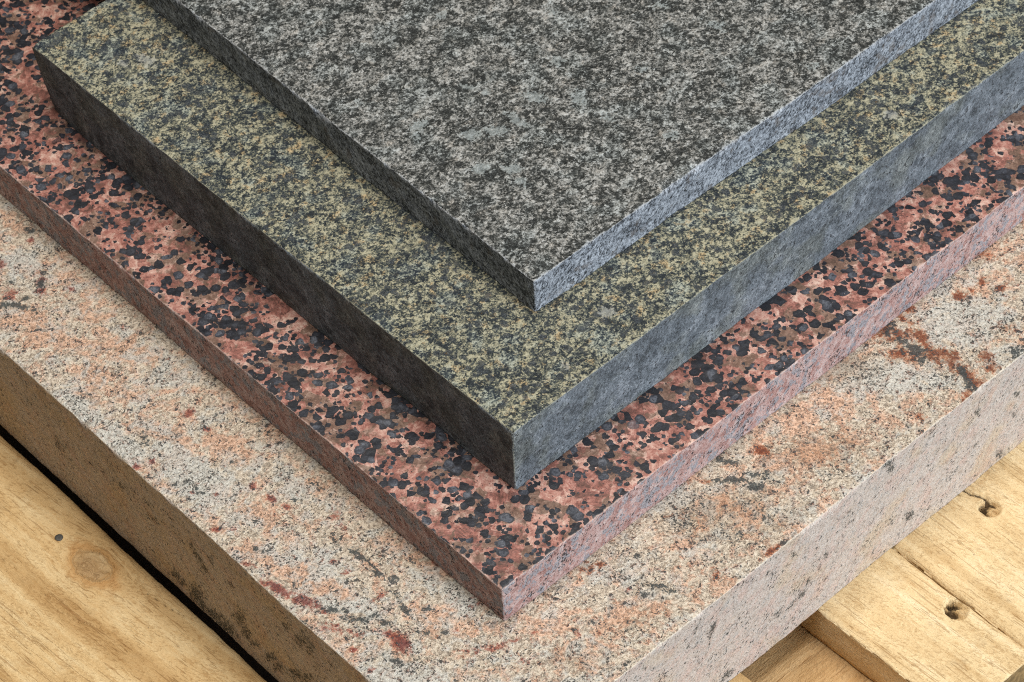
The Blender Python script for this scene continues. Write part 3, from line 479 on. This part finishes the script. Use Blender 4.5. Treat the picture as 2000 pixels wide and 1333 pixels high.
# ------------------------------------------------------------------ sawn pallet wood; grain runs along the board's y
def mat_wood(name, tone, rough_amt, off, along='y'):
    g = G(name)
    s = g.n('ShaderNodeSeparateXYZ'); g._in(s.inputs[0], g.P)
    X, Y, Z = s.outputs[0], s.outputs[1], s.outputs[2]
    c = g.n('ShaderNodeCombineXYZ'); g._in(c.inputs[0], g.attr('gx')); g._in(c.inputs[1], Y); g._in(c.inputs[2], Z)
    Q = g.vadd(c.outputs[0], (off, off * 3, off))
    S = lambda kx, ky: g.vmul(Q, (kx, ky, kx))
    rings = g.noise(S(1, .035), 9, 3, .5, .3)                       # wide slow bands
    fib = g.noise(S(1, .07), .8, 4, .6, 0, 5)                       # fibre
    tear = g.noise(S(1, .22), 1.7, 3, .6, .5, 14)                   # torn fibre
    wool = g.noise(Q, 2.2, 4, .65, .3, 31)
    blot = g.noise(Q, 22, 4, .6, .5, 22)
    t0, t1, t2 = tone
    col = g.ramp(g.add(g.mul(rings, .62), g.mul(fib, .22), g.mul(blot, .25), -.045), [(.34, t0), (.52, t1), (.68, t2)])
    pit = g.step(g.add(tear, g.mul(wool, .45)), .80, .93)
    col = g.mix(g.mul(pit, .38 * rough_amt), col, g.mix(1.0, col, (.62, .46, .28), 'MULTIPLY'))
    nap = g.noise(g.vmul(g.rot(Q, (0, 0, -.35)), (1, .3, 1)), .95, 4, .68, 0, 71)
    patch = g.noise(Q, 17, 3, .55, 0, 3)
    nm = g.step(g.add(nap, g.mul(patch, .35)), .74, .80)
    col = g.mix(g.mul(nm, .32 * rough_amt), col, g.mix(1.0, col, (.60, .42, .24), 'MULTIPLY'))
    thin = g.step(g.add(g.noise(g.warp(S(1, .03), 4, .8, 6), .95, 2, .55, 0, 45), g.mul(g.noise(Q, 12, 2, .5, 0, 33), .32)), .80, .835)
    col = g.mix(g.mul(thin, .45), col, g.mix(1.0, col, (.50, .34, .19), 'MULTIPLY'))
    gr = g.step(g.noise(Q, 13, 3, .6, 0, 88), .55, .72)
    col = g.mix(g.mul(gr, .35), col, g.mix(1.0, col, (.86, .90, .98), 'MULTIPLY'))
    dots = g.step(g.noise(Q, 1.3, 1, .5, 0, 57), .785, .80)
    col = g.mix(g.mul(dots, .8), col, (.07, .045, .03))
    k = g.attr('knot')
    kc = g.ramp(g.add(g.mul(fib, .4), g.mul(wool, .6)), [(.35, (.24, .14, .065)), (.62, (.46, .32, .19))])
    col = g.mix(g.mul(g.step(g.add(k, g.mul(g.add(wool, -.5), .5)), .38, .66), .42), col, kc)
    halo = g.mul(g.step(g.add(k, g.mul(g.add(wool, -.5), .3)), .08, .45), g.step(k, .60, .42))
    col = g.mix(g.mul(halo, .7), col, g.mix(1.0, col, (.72, .52, .32), 'MULTIPLY'))
    ck = g.attr('crack_hole_shade')  # real cracks, plus painted shade inside the nail holes
    col = g.mix(g.mul(g.step(g.add(ck, g.mul(g.add(wool, -.5), .8)), .35, .75), .9), col, (.05, .028, .012))
    h = g.add(g.mul(fib, .5), g.mul(wool, .9 * rough_amt), g.mul(tear, .8 * rough_amt), g.mul(pit, -.30 * rough_amt), g.mul(nap, .8 * rough_amt), g.mul(nm, -.3), g.mul(thin, -.9), g.mul(ck, -1.0))
    return g.done(col, .66, [(h, 1.1, .62)], .35)

def mat_plain(name, col, rough=.8, metal=0.0):
    g = G(name); n = g.noise(g.P, 3, 4, .6)
    g.b.inputs['Metallic'].default_value = metal
    c = g.mix(g.step(n, .35, .65), tuple(x * .7 for x in col), tuple(min(1, x * 1.3) for x in col))
    return g.done(c, rough, [(n, .3, .5)], .4)

# ------------------------------------------------------------------ slabs
def ell_field(x, y, marks):
    f = np.zeros_like(x)
    for mx, my, ux, uy, vx, vy, st in marks:
        det = ux * vy - uy * vx
        dx, dy = x - mx, y - my
        ok = (np.abs(dx) < 3 * (abs(ux) + abs(vx))) & (np.abs(dy) < 3 * (abs(uy) + abs(vy)))
        a = (dx[ok] * vy - dy[ok] * vx) / det
        b = (-dx[ok] * uy + dy[ok] * ux) / det
        f[ok] = np.maximum(f[ok], st * np.exp(-(a * a + b * b) * .7))
    return f

def lerp_tab(t, tab):
    return np.interp(t, [p[0] for p in tab], [p[1] for p in tab])

def slab(name, corner, rotdeg, z0, T, Lx, Ly, mats, marks, seed, arris, chip, wob, bulge=0.0, vis=(420, 420), jag=0.35,
         oL=((0, 0),), oR=((0, 0),), endcut=None):
    near = [0, .25, .6, 1.1, 1.8]
    xs, ys = axis(Lx, vis[0], .8, near), axis(Ly, vis[1], .8, near)
    if endcut: ys = np.unique(np.concatenate([ys[ys < Ly - 3], Ly - np.array([0, .3, .7, 1.2, 1.9, 2.8])]))
    zs = np.unique(np.concatenate([T - np.array([0, .25, .6, 1.1, 1.8]), np.arange(T - 2.8, .7, -.9), [0, .5]]))
    B, Q, mi = grid_box(xs, ys, zs, {'top': 0, 'bottom': 1, 'side': 1})
    x, y, z = B.T.copy()
    X, Y, Z = x.copy(), y.copy(), z.copy()
    dz = T - z
    # broken arris: radius changes along each edge, small flakes missing here and there
    def rad(t, s):
        n = fbm(t / 3.0, 0 * t + s, seed=seed, octv=3, rough=.6)
        m = fbm(t / 9.0, 0 * t + s + 9, seed=seed + 5, octv=3, rough=.6)
        return arris * (1 + .6 * n) + chip * np.clip(m - .14, 0, 1) * 7.5 + chip * 1.6 * np.clip(n - .28, 0, 1)
    def bevel(d1, d2, r):     # d1: depth into the face from edge, d2: other distance. returns push for d1 axis and d2 axis
        a = np.clip((r - d1) / r, 0, 1) * (d2 < 1e-6); b = np.clip((r - d2) / r, 0, 1) * (d1 < 1e-6)
        q = math.pi / 4
        p1 = np.where(a > 0, (r - r * np.sin(a * q)) - d1, 0.0); p2 = np.where(a > 0, r - r * np.cos(a * q), 0.0)
        p2 = np.where((b > 0) & ~(a > 0), (r - r * np.sin(b * q)) - d2, p2); p1 = np.where((b > 0) & ~(a > 0), r - r * np.cos(b * q), p1)
        return p1, p2
    rL, rR = np.clip(rad(Y, 3.0), .15, 9), np.clip(rad(X, 31.0), .15, 9)
    m = (X < 10) & (dz < 10)
    p1, p2 = bevel(X[m], dz[m], rL[m]); x[m] += p1; z[m] -= p2
    m = (Y < 10) & (dz < 10)
    p1, p2 = bevel(Y[m], dz[m], rR[m]); y[m] += p1; z[m] -= p2
    rV = np.clip(.9 + .9 * fbm(Z / 4, 0 * Z + 70, seed=seed, octv=2), .2, 3)
    m = (X < 5) & (Y < 5) & (dz > .1)
    p1, p2 = bevel(X[m], Y[m], rV[m]); x[m] += p1; y[m] += p2
    if endcut:
        E = Ly - Y; rE = np.clip(rad(X, 55.0), .2, 9)
        m = (E < 10) & (dz < 10)
        p1, p2 = bevel(E[m], dz[m], rE[m]); y[m] -= p1; z[m] -= p2
    # sides are not true: slow wander plus fine roughness, stronger at the arris
    fL = np.clip(1 - X / 8, 0, 1); fR = np.clip(1 - Y / 8, 0, 1)
    tz = Z / T
    wl = wob * fbm(Y / 60, tz * .7, seed=seed + 40, octv=3) + jag * .5 * fbm(Y / 5, Z / 5, seed=seed + 41, octv=4, rough=.7) + np.interp(Y, *zip(*oL))
    wr = wob * fbm(X / 60, tz * .7, seed=seed + 50, octv=3) + jag * .5 * fbm(X / 5, Z / 5, seed=seed + 51, octv=4, rough=.7) + np.interp(X, *zip(*oR))
    x += wl * fL - bulge * fL * np.sin(tz * math.pi); y += wr * fR
    if endcut:
        # the far end is broken rather than sawn: foot kicks out
        fE = np.clip(1 - (Ly - Y) / 40, 0, 1)
        y += fE * endcut * np.clip(1 - tz, 0, 1) ** 1.5 * -1.0
        x += fE ** 2 * 2.0 * np.clip(1 - tz, 0, 1)
    # top relief of the flamed / sawn face, none at the very bottom
    z += np.where(dz < 1e-6, jag * .45 * fbm(X / 4, Y / 4, seed=seed + 60, octv=3, rough=.6) * np.clip(np.minimum(X, Y) / 3, .35, 1), 0)
    co = np.stack([x, y, z], 1)
    attrs = {k: ell_field(X, Y, v) for k, v in marks.items() if not k.startswith('side')}
    if 'sideL' in marks:
        attrs['sideblack'] = np.where(X < 1e-6, ell_field(Y, Z, marks['sideL']), 0) + np.where(Y < 1e-6, ell_field(X, Z, marks['sideR']), 0)
    d2 = np.sort(np.stack([X, Y, dz], 1), 1)[:, 1]
    attrs['wear'] = np.clip(1 - d2 / 1.3, 0, 1)
    return build_mesh(name, co, Q, mi, mats, attrs, None, (corner[0], corner[1], z0), math.radians(rotdeg))

# ------------------------------------------------------------------ boards (origin: near-left corner at deck level minus thickness)
def board(name, x0, x1, y0, y1, ztop, T, mat, parent, seed, wane=(1, 1), holes=(), cracks=(), knots=(), step=.8, rough=.25, slant=0.0, dense=True, bow=None):
    W, L = x1 - x0, y1 - y0
    nx = [0, .4, 1, 1.8, 3]
    xs = axis(W, W, step, nx); xs = np.unique(np.concatenate([xs[xs < W - 3.4], W - np.array([0, .4, 1, 1.8, 3])]))
    ys = axis(L, 400 if dense else 5, step if dense else 6, nx)
    zs = np.unique(np.concatenate([T - np.array([0, .4, 1, 1.8, 3]), np.arange(T - 5, .5, -2), [0]]))
    B, Q, mi = grid_box(xs, ys, zs, {'top': 0, 'bottom': 0, 'side': 0})
    x, y, z = B.T.copy(); X, Y, Z = B.T.copy()
    gx, gy = X + x0, Y + y0
    dz = T - Z
    top = dz < 1e-6
    def rnd(d, r, sgn):
        # rounded edge: pull the top down and the side in along a quarter ellipse
        m = (d < r) & top
        a = np.where(m, (r - d) / r, 0)
        z[m] -= (r * (1 - np.sqrt(np.clip(1 - (a * .98) ** 2, 0, 1))))[m]
    for (r, d) in ((wane[0], X), (wane[1], W - X), (.9, Y)):
        rr = np.clip(r * (1 + .35 * fbm(gy / 25, gx * 0 + seed, seed=seed, octv=3)), .3, T * .8)
        rnd(d, rr, 1)
        # side verts must stay below the lowered edge
        m = (d < 1e-6) & ~top
        zt = T - rr * (1 - math.sqrt(1 - .98 ** 2))
        z[m] = np.minimum(z[m], (zt - (dz * .1))[m])
    edge = fbm(gy / 40, gx * 0 + seed * 3.3, seed=seed + 3, octv=5, rough=.55)
    side = fbm(gy / 6, Z / 3, seed=seed + 4, octv=3)
    fl, fr = np.clip(1 - X / 6, 0, 1), np.clip(1 - (W - X) / 6, 0, 1)
    x += (edge * .9 + side * .25) * fl - (edge * .7 + side * .25) * fr
    if bow is not None:
        x += np.interp(gy, [b[0] for b in bow], [b[1] for b in bow]) * fr
    z += np.where(top, rough * fbm(gx / 3, gy / 9, seed=seed + 8, octv=4, rough=.6), 0)
    ck = np.zeros_like(X)
    for pts, wd, dep in cracks:
        for (ax, ay), (bx, by) in zip(pts[:-1], pts[1:]):
            vx, vy = bx - ax, by - ay; l2 = vx * vx + vy * vy
            t = np.clip(((gx - ax) * vx + (gy - ay) * vy) / l2, 0, 1)
            d = np.hypot(gx - ax - t * vx, gy - ay - t * vy)
            f = np.exp(-(d / wd) ** 2)
            ck = np.maximum(ck, f * min(1, dep))
            z -= np.where(top, f * dep, 0)
    hole_shade = np.zeros_like(X)
    for hx, hy, r, dep, sx in holes:
        ang = np.arctan2(gy - hy, gx - hx)
        d = np.hypot((gx - hx), (gy - hy) / sx) / (r * (1 + .16 * fbm(ang * 1.6 + 7, ang * 0 + hx, seed=seed + 21, octv=3)))
        f = np.clip((1.04 - d) / .1, 0, 1)
        inner = .62 + .55 * fbm((gx - hx) / 1.6, (gy - hy) / 4.5, seed=seed + 22, octv=3, rough=.6)
        inner = np.clip(inner + .1, .15, 1.0) * np.clip(.72 + (hx - gx) / r * .35 - (hy - gy) / r * .45, .2, 1.0)
        z -= np.where(top, f * dep * inner, 0)
        z += np.where(top, .3 * np.exp(-((d - 1.15) / .12) ** 2), 0)
        hole_shade = np.maximum(hole_shade, f * np.clip(inner * 1.5 - .1, 0, 1.0))  # shade in the hole, painted darker where it is deeper
    kn = np.zeros_like(X); psi = gx + slant * (gy - y0)
    for kx, ky, rx, ry in knots:
        dx, dy = gx - kx, gy - ky
        d = np.hypot(dx / rx, dy / ry)
        wv = 1 + .22 * fbm(gx / 5, gy / 5, seed=seed + 30, octv=2)
        d = d * wv
        kn = np.maximum(kn, np.clip(1 - d / 2, 0, 1))
        out = kx + slant * (ky - y0) + (dx + slant * dy) * (1 - 1 / np.maximum(d, 1) ** 2)
        psi = np.where(d > 1, out, gx * .8 + fbm(gx / 3, gy / 3, seed=seed + 37, octv=3) * 3)
        z += np.where(top, .5 * np.exp(-(d / .9) ** 2) - .9 * np.exp(-((d - 1) / .07) ** 2) * np.clip(.4 + dx / rx, 0, 1) + .35 * np.exp(-((d - 1.35) / .3) ** 2) * fbm(gx / 1.5, gy / 1.5, seed=seed + 31, octv=3), 0)
        ck = np.maximum(ck, .8 * np.exp(-((d - 1) / .05) ** 2) * np.clip(-.1 + dx / rx * .9 + dy / ry * .4, 0, 1))
    z[Z < 1e-6] = 0
    co = np.stack([x + x0, y + y0, z + ztop - T], 1)
    mi[(Y[Q] < 1e-6).all(1)] = 1
    return build_mesh(name, co, Q, mi, [mat, end_grain], {'gx': psi, 'knot': kn, 'crack_hole_shade': np.maximum(ck, hole_shade * .95)}, parent)

# ------------------------------------------------------------------ the place: floor and pallet
floor_m = mat_plain('dusty_concrete', (.07, .055, .045))
end_grain = mat_plain('sawn_end_grain', (.30, .185, .075), .85)
fv = np.array([[-3, -2, 0], [3, -2, 0], [3, 4, 0], [-3, 4, 0]], float) * 1000
floor = build_mesh('floor', fv, np.array([[0, 1, 2, 3]]), np.array([0]), [floor_m], None, None, (0, 0, -.146))
floor['kind'] = 'structure'

ROT_D = 40.713
pallet = bpy.data.objects.new('wooden_pallet', None)
scene.collection.objects.link(pallet)
pallet.location = (-.02024, .70572, 0); pallet.rotation_euler = (0, 0, math.radians(ROT_D))
pallet.empty_display_size = .1
tag(pallet, 'pale rough-sawn softwood pallet under the stack of stone slabs', 'pallet')
w_right = mat_wood('pale_pine', ((.60, .40, .19), (.79, .59, .33), (.88, .71, .46)), 1.0, 0)
w_left = mat_wood('yellow_pine', ((.50, .30, .12), (.68, .46, .22), (.82, .63, .36)), 1.0, 40)
w_low = mat_wood('brown_pine', ((.46, .26, .10), (.62, .39, .18), (.74, .50, .26)), .6, 90)
Yend = -85
board('deck_board', -143, -2.0, Yend, 570, 0, 22, w_left, pallet, 3, wane=(2, 6), slant=.07, rough=.35,
      holes=(), knots=((-20.5, 252, 7.2, 11.0),),
      cracks=[([(-52, 300), (-49, 285), (-47, 276)], .35, .6), ([(-62, 262), (-58, 248)], .35, .5), ([(-48, 244), (-45, 232), (-40, 222)], .35, .6),
              ([(-12, 222), (-10, 208), (-8, 200)], .35, .7), ([(-30, 215), (-27, 200)], .3, .5), ([(-70, 250), (-66, 236)], .35, .5),
              ([(-60, 228), (-55, 212)], .4, .5), ([(-38, 290), (-36, 280)], .3, .5), ([(-16, 196), (-13, 184)], .35, .6), ([(-44, 318), (-41, 306)], .3, .5)])
board('deck_board', 14, 152.0, Yend, 570, 0, 22, w_left, pallet, 9, wane=(2, 1.5), step=1.0)
board('deck_board', 202.2, 252.6, Yend, 570, 0, 21, w_right, pallet, 14, wane=(1.2, 1.6), holes=((247.0, -43.6, 5.2, 10, 1.15),), slant=.03,
      bow=((-90, .9), (-33, -.3), (0, -.4), (600, 0)),
      cracks=[([(246, -63), (244.5, -70), (247, -79), (250, -84)], .55, .55), ([(222, -30), (226, -45)], .25, .35), ([(213, -2), (219, -22), (226, -38)], .2, .3), ([(234, -66), (238, -78)], .3, .4), ([(215, -50), (217, -64)], .25, .35)])
board('deck_board', 253.6, 352, Yend, 570, 0, 21.5, w_right, pallet, 22, wane=(2.6, 2), holes=((301.7, -15.9, 4.8, 11, 1.05),), rough=.35,
      cracks=[([(300.5, 3), (302, -4), (304.5, -10), (305.5, -16)], .7, 1.5), ([(289, 6), (290.5, 0)], .35, .7), ([(296.5, 7), (297.5, -1)], .4, .7), ([(305, 2), (307, -9)], .3, .5)])
board('deck_board', 372, 470, Yend, 570, 0, 22, w_right, pallet, 28, wane=(1.5, 2), step=2.0)

def simple_board(name, ax, bx, ay, by, z0, z1, mat, seed, turned=False, step=1.2, dense=True):
    """board or block; turned ones have their grain across the deck boards"""
    if turned:
        e = board(name, -by, -ay, ax, bx, z1, z1 - z0, mat, pallet, seed, wane=(1, 1), step=step, rough=.2, dense=dense)
        e.rotation_euler = (0, 0, -math.pi / 2)
    else:
        e = board(name, ax, bx, ay, by, z1, z1 - z0, mat, pallet, seed, wane=(1, 1), step=step, dense=dense)
    return e
for sy in (-84.5, 470):
    simple_board('stringer_board', -143, 470, sy, sy + 98, -44.2, -22.2, w_low, int(40 + sy // 50), turned=True, step=1.0 if sy < 0 else 6, dense=sy < 0)
    for bx in (-143, 110, 372):
        simple_board('block', bx, bx + 98, sy + 1, sy + 97, -124, -44.4, w_low, 60, turned=True, step=6, dense=False)
for bx in (-143, 110, 372):
    simple_board('bottom_board', bx, bx + 98, -84, 566, -145.5, -124.2, w_low, 70, step=8, dense=False)

# nail head in the left board, and the two nails at the bottom of the holes
def disc(name, cxy, r, z0, z1, mat, parent):
    n = 40; vs_, fs = [], []
    prof = [(0, z1 - .15), (r * .45, z1 - .05), (r * .85, z1), (r, z1 - .25), (r, z0)]
    for k, (rr, zz) in enumerate(prof):
        for i in range(n):
            a = 2 * math.pi * i / n; q = rr * (1 + .03 * math.sin(3 * a + 1))
            vs_.append((cxy[0] + q * math.cos(a), cxy[1] + q * math.sin(a), zz))
    for k in range(len(prof) - 1):
        for i in range(n):
            j = (i + 1) % n
            fs.append((k * n + i, (k + 1) * n + i, (k + 1) * n + j, k * n + j))
    return build_mesh(name, np.array(vs_, float), np.array(fs), np.zeros(len(fs)), [mat], None, parent)
rust = mat_plain('dark_nail', (.085, .08, .072), .6, .2)
boards = [o for o in pallet.children if o.name.startswith('deck_board')]
disc('nail', (-21.6, 276.4), 2.0, -6, .45, rust, boards[0])
disc('nail', (247.0, -43.6), 1.6, -16, -9.3, rust, boards[2])
disc('nail', (301.7, -15.9), 1.6, -16, -9.6, rust, boards[3])

# ------------------------------------------------------------------ the four slabs, bottom to top
D = slab('granite_paver', (-.02024, .70572), ROT_D, 0, 70.83, 620, 560, [mat_beige_top(), mat_beige_side()],
         {k[2:]: v for k, v in MARKS.items() if k[0] == 'D'}, 100, .5, .9, .8, vis=(410, 450), jag=.6)
tag(D, 'thick beige and pink granite slab with rust stains, lowest of the stack on the pallet', 'stone slab')
C = slab('granite_paver', (-.00946, .78752), 40.830, .07083, 23.75, 560, 520, [mat_red_top(), mat_red_side()],
         {'pale': []}, 200, .45, .7, .9, vis=(400, 470), jag=.5)
tag(C, 'thin smooth red granite slab with black crystals, lying on the beige slab', 'stone slab')
B = slab('granite_paver', (-.00163, .84019), 40.956, .09458, 39.85, 560, 336.2, [mat_green_top(), mat_green_side()],
         {'pale': MARKS['B_pale']}, 300, .4, .6, .6, vis=(380, 336), jag=.45, endcut=7.0)
tag(B, 'olive green granite slab with thick smooth dark sides, lying on the red slab', 'stone slab')
A = slab('granite_paver', (.01100, .90697), 40.167, .13443, 20.78, 480, 440, [mat_grey_top(), mat_grey_side()],
         {'pale': MARKS['A_pale']}, 400, .5, 1.1, 1.0, vis=(330, 360), jag=.8)
tag(A, 'dark grey fine-grained granite slab with rough chipped edges, topmost of the stack', 'stone slab')
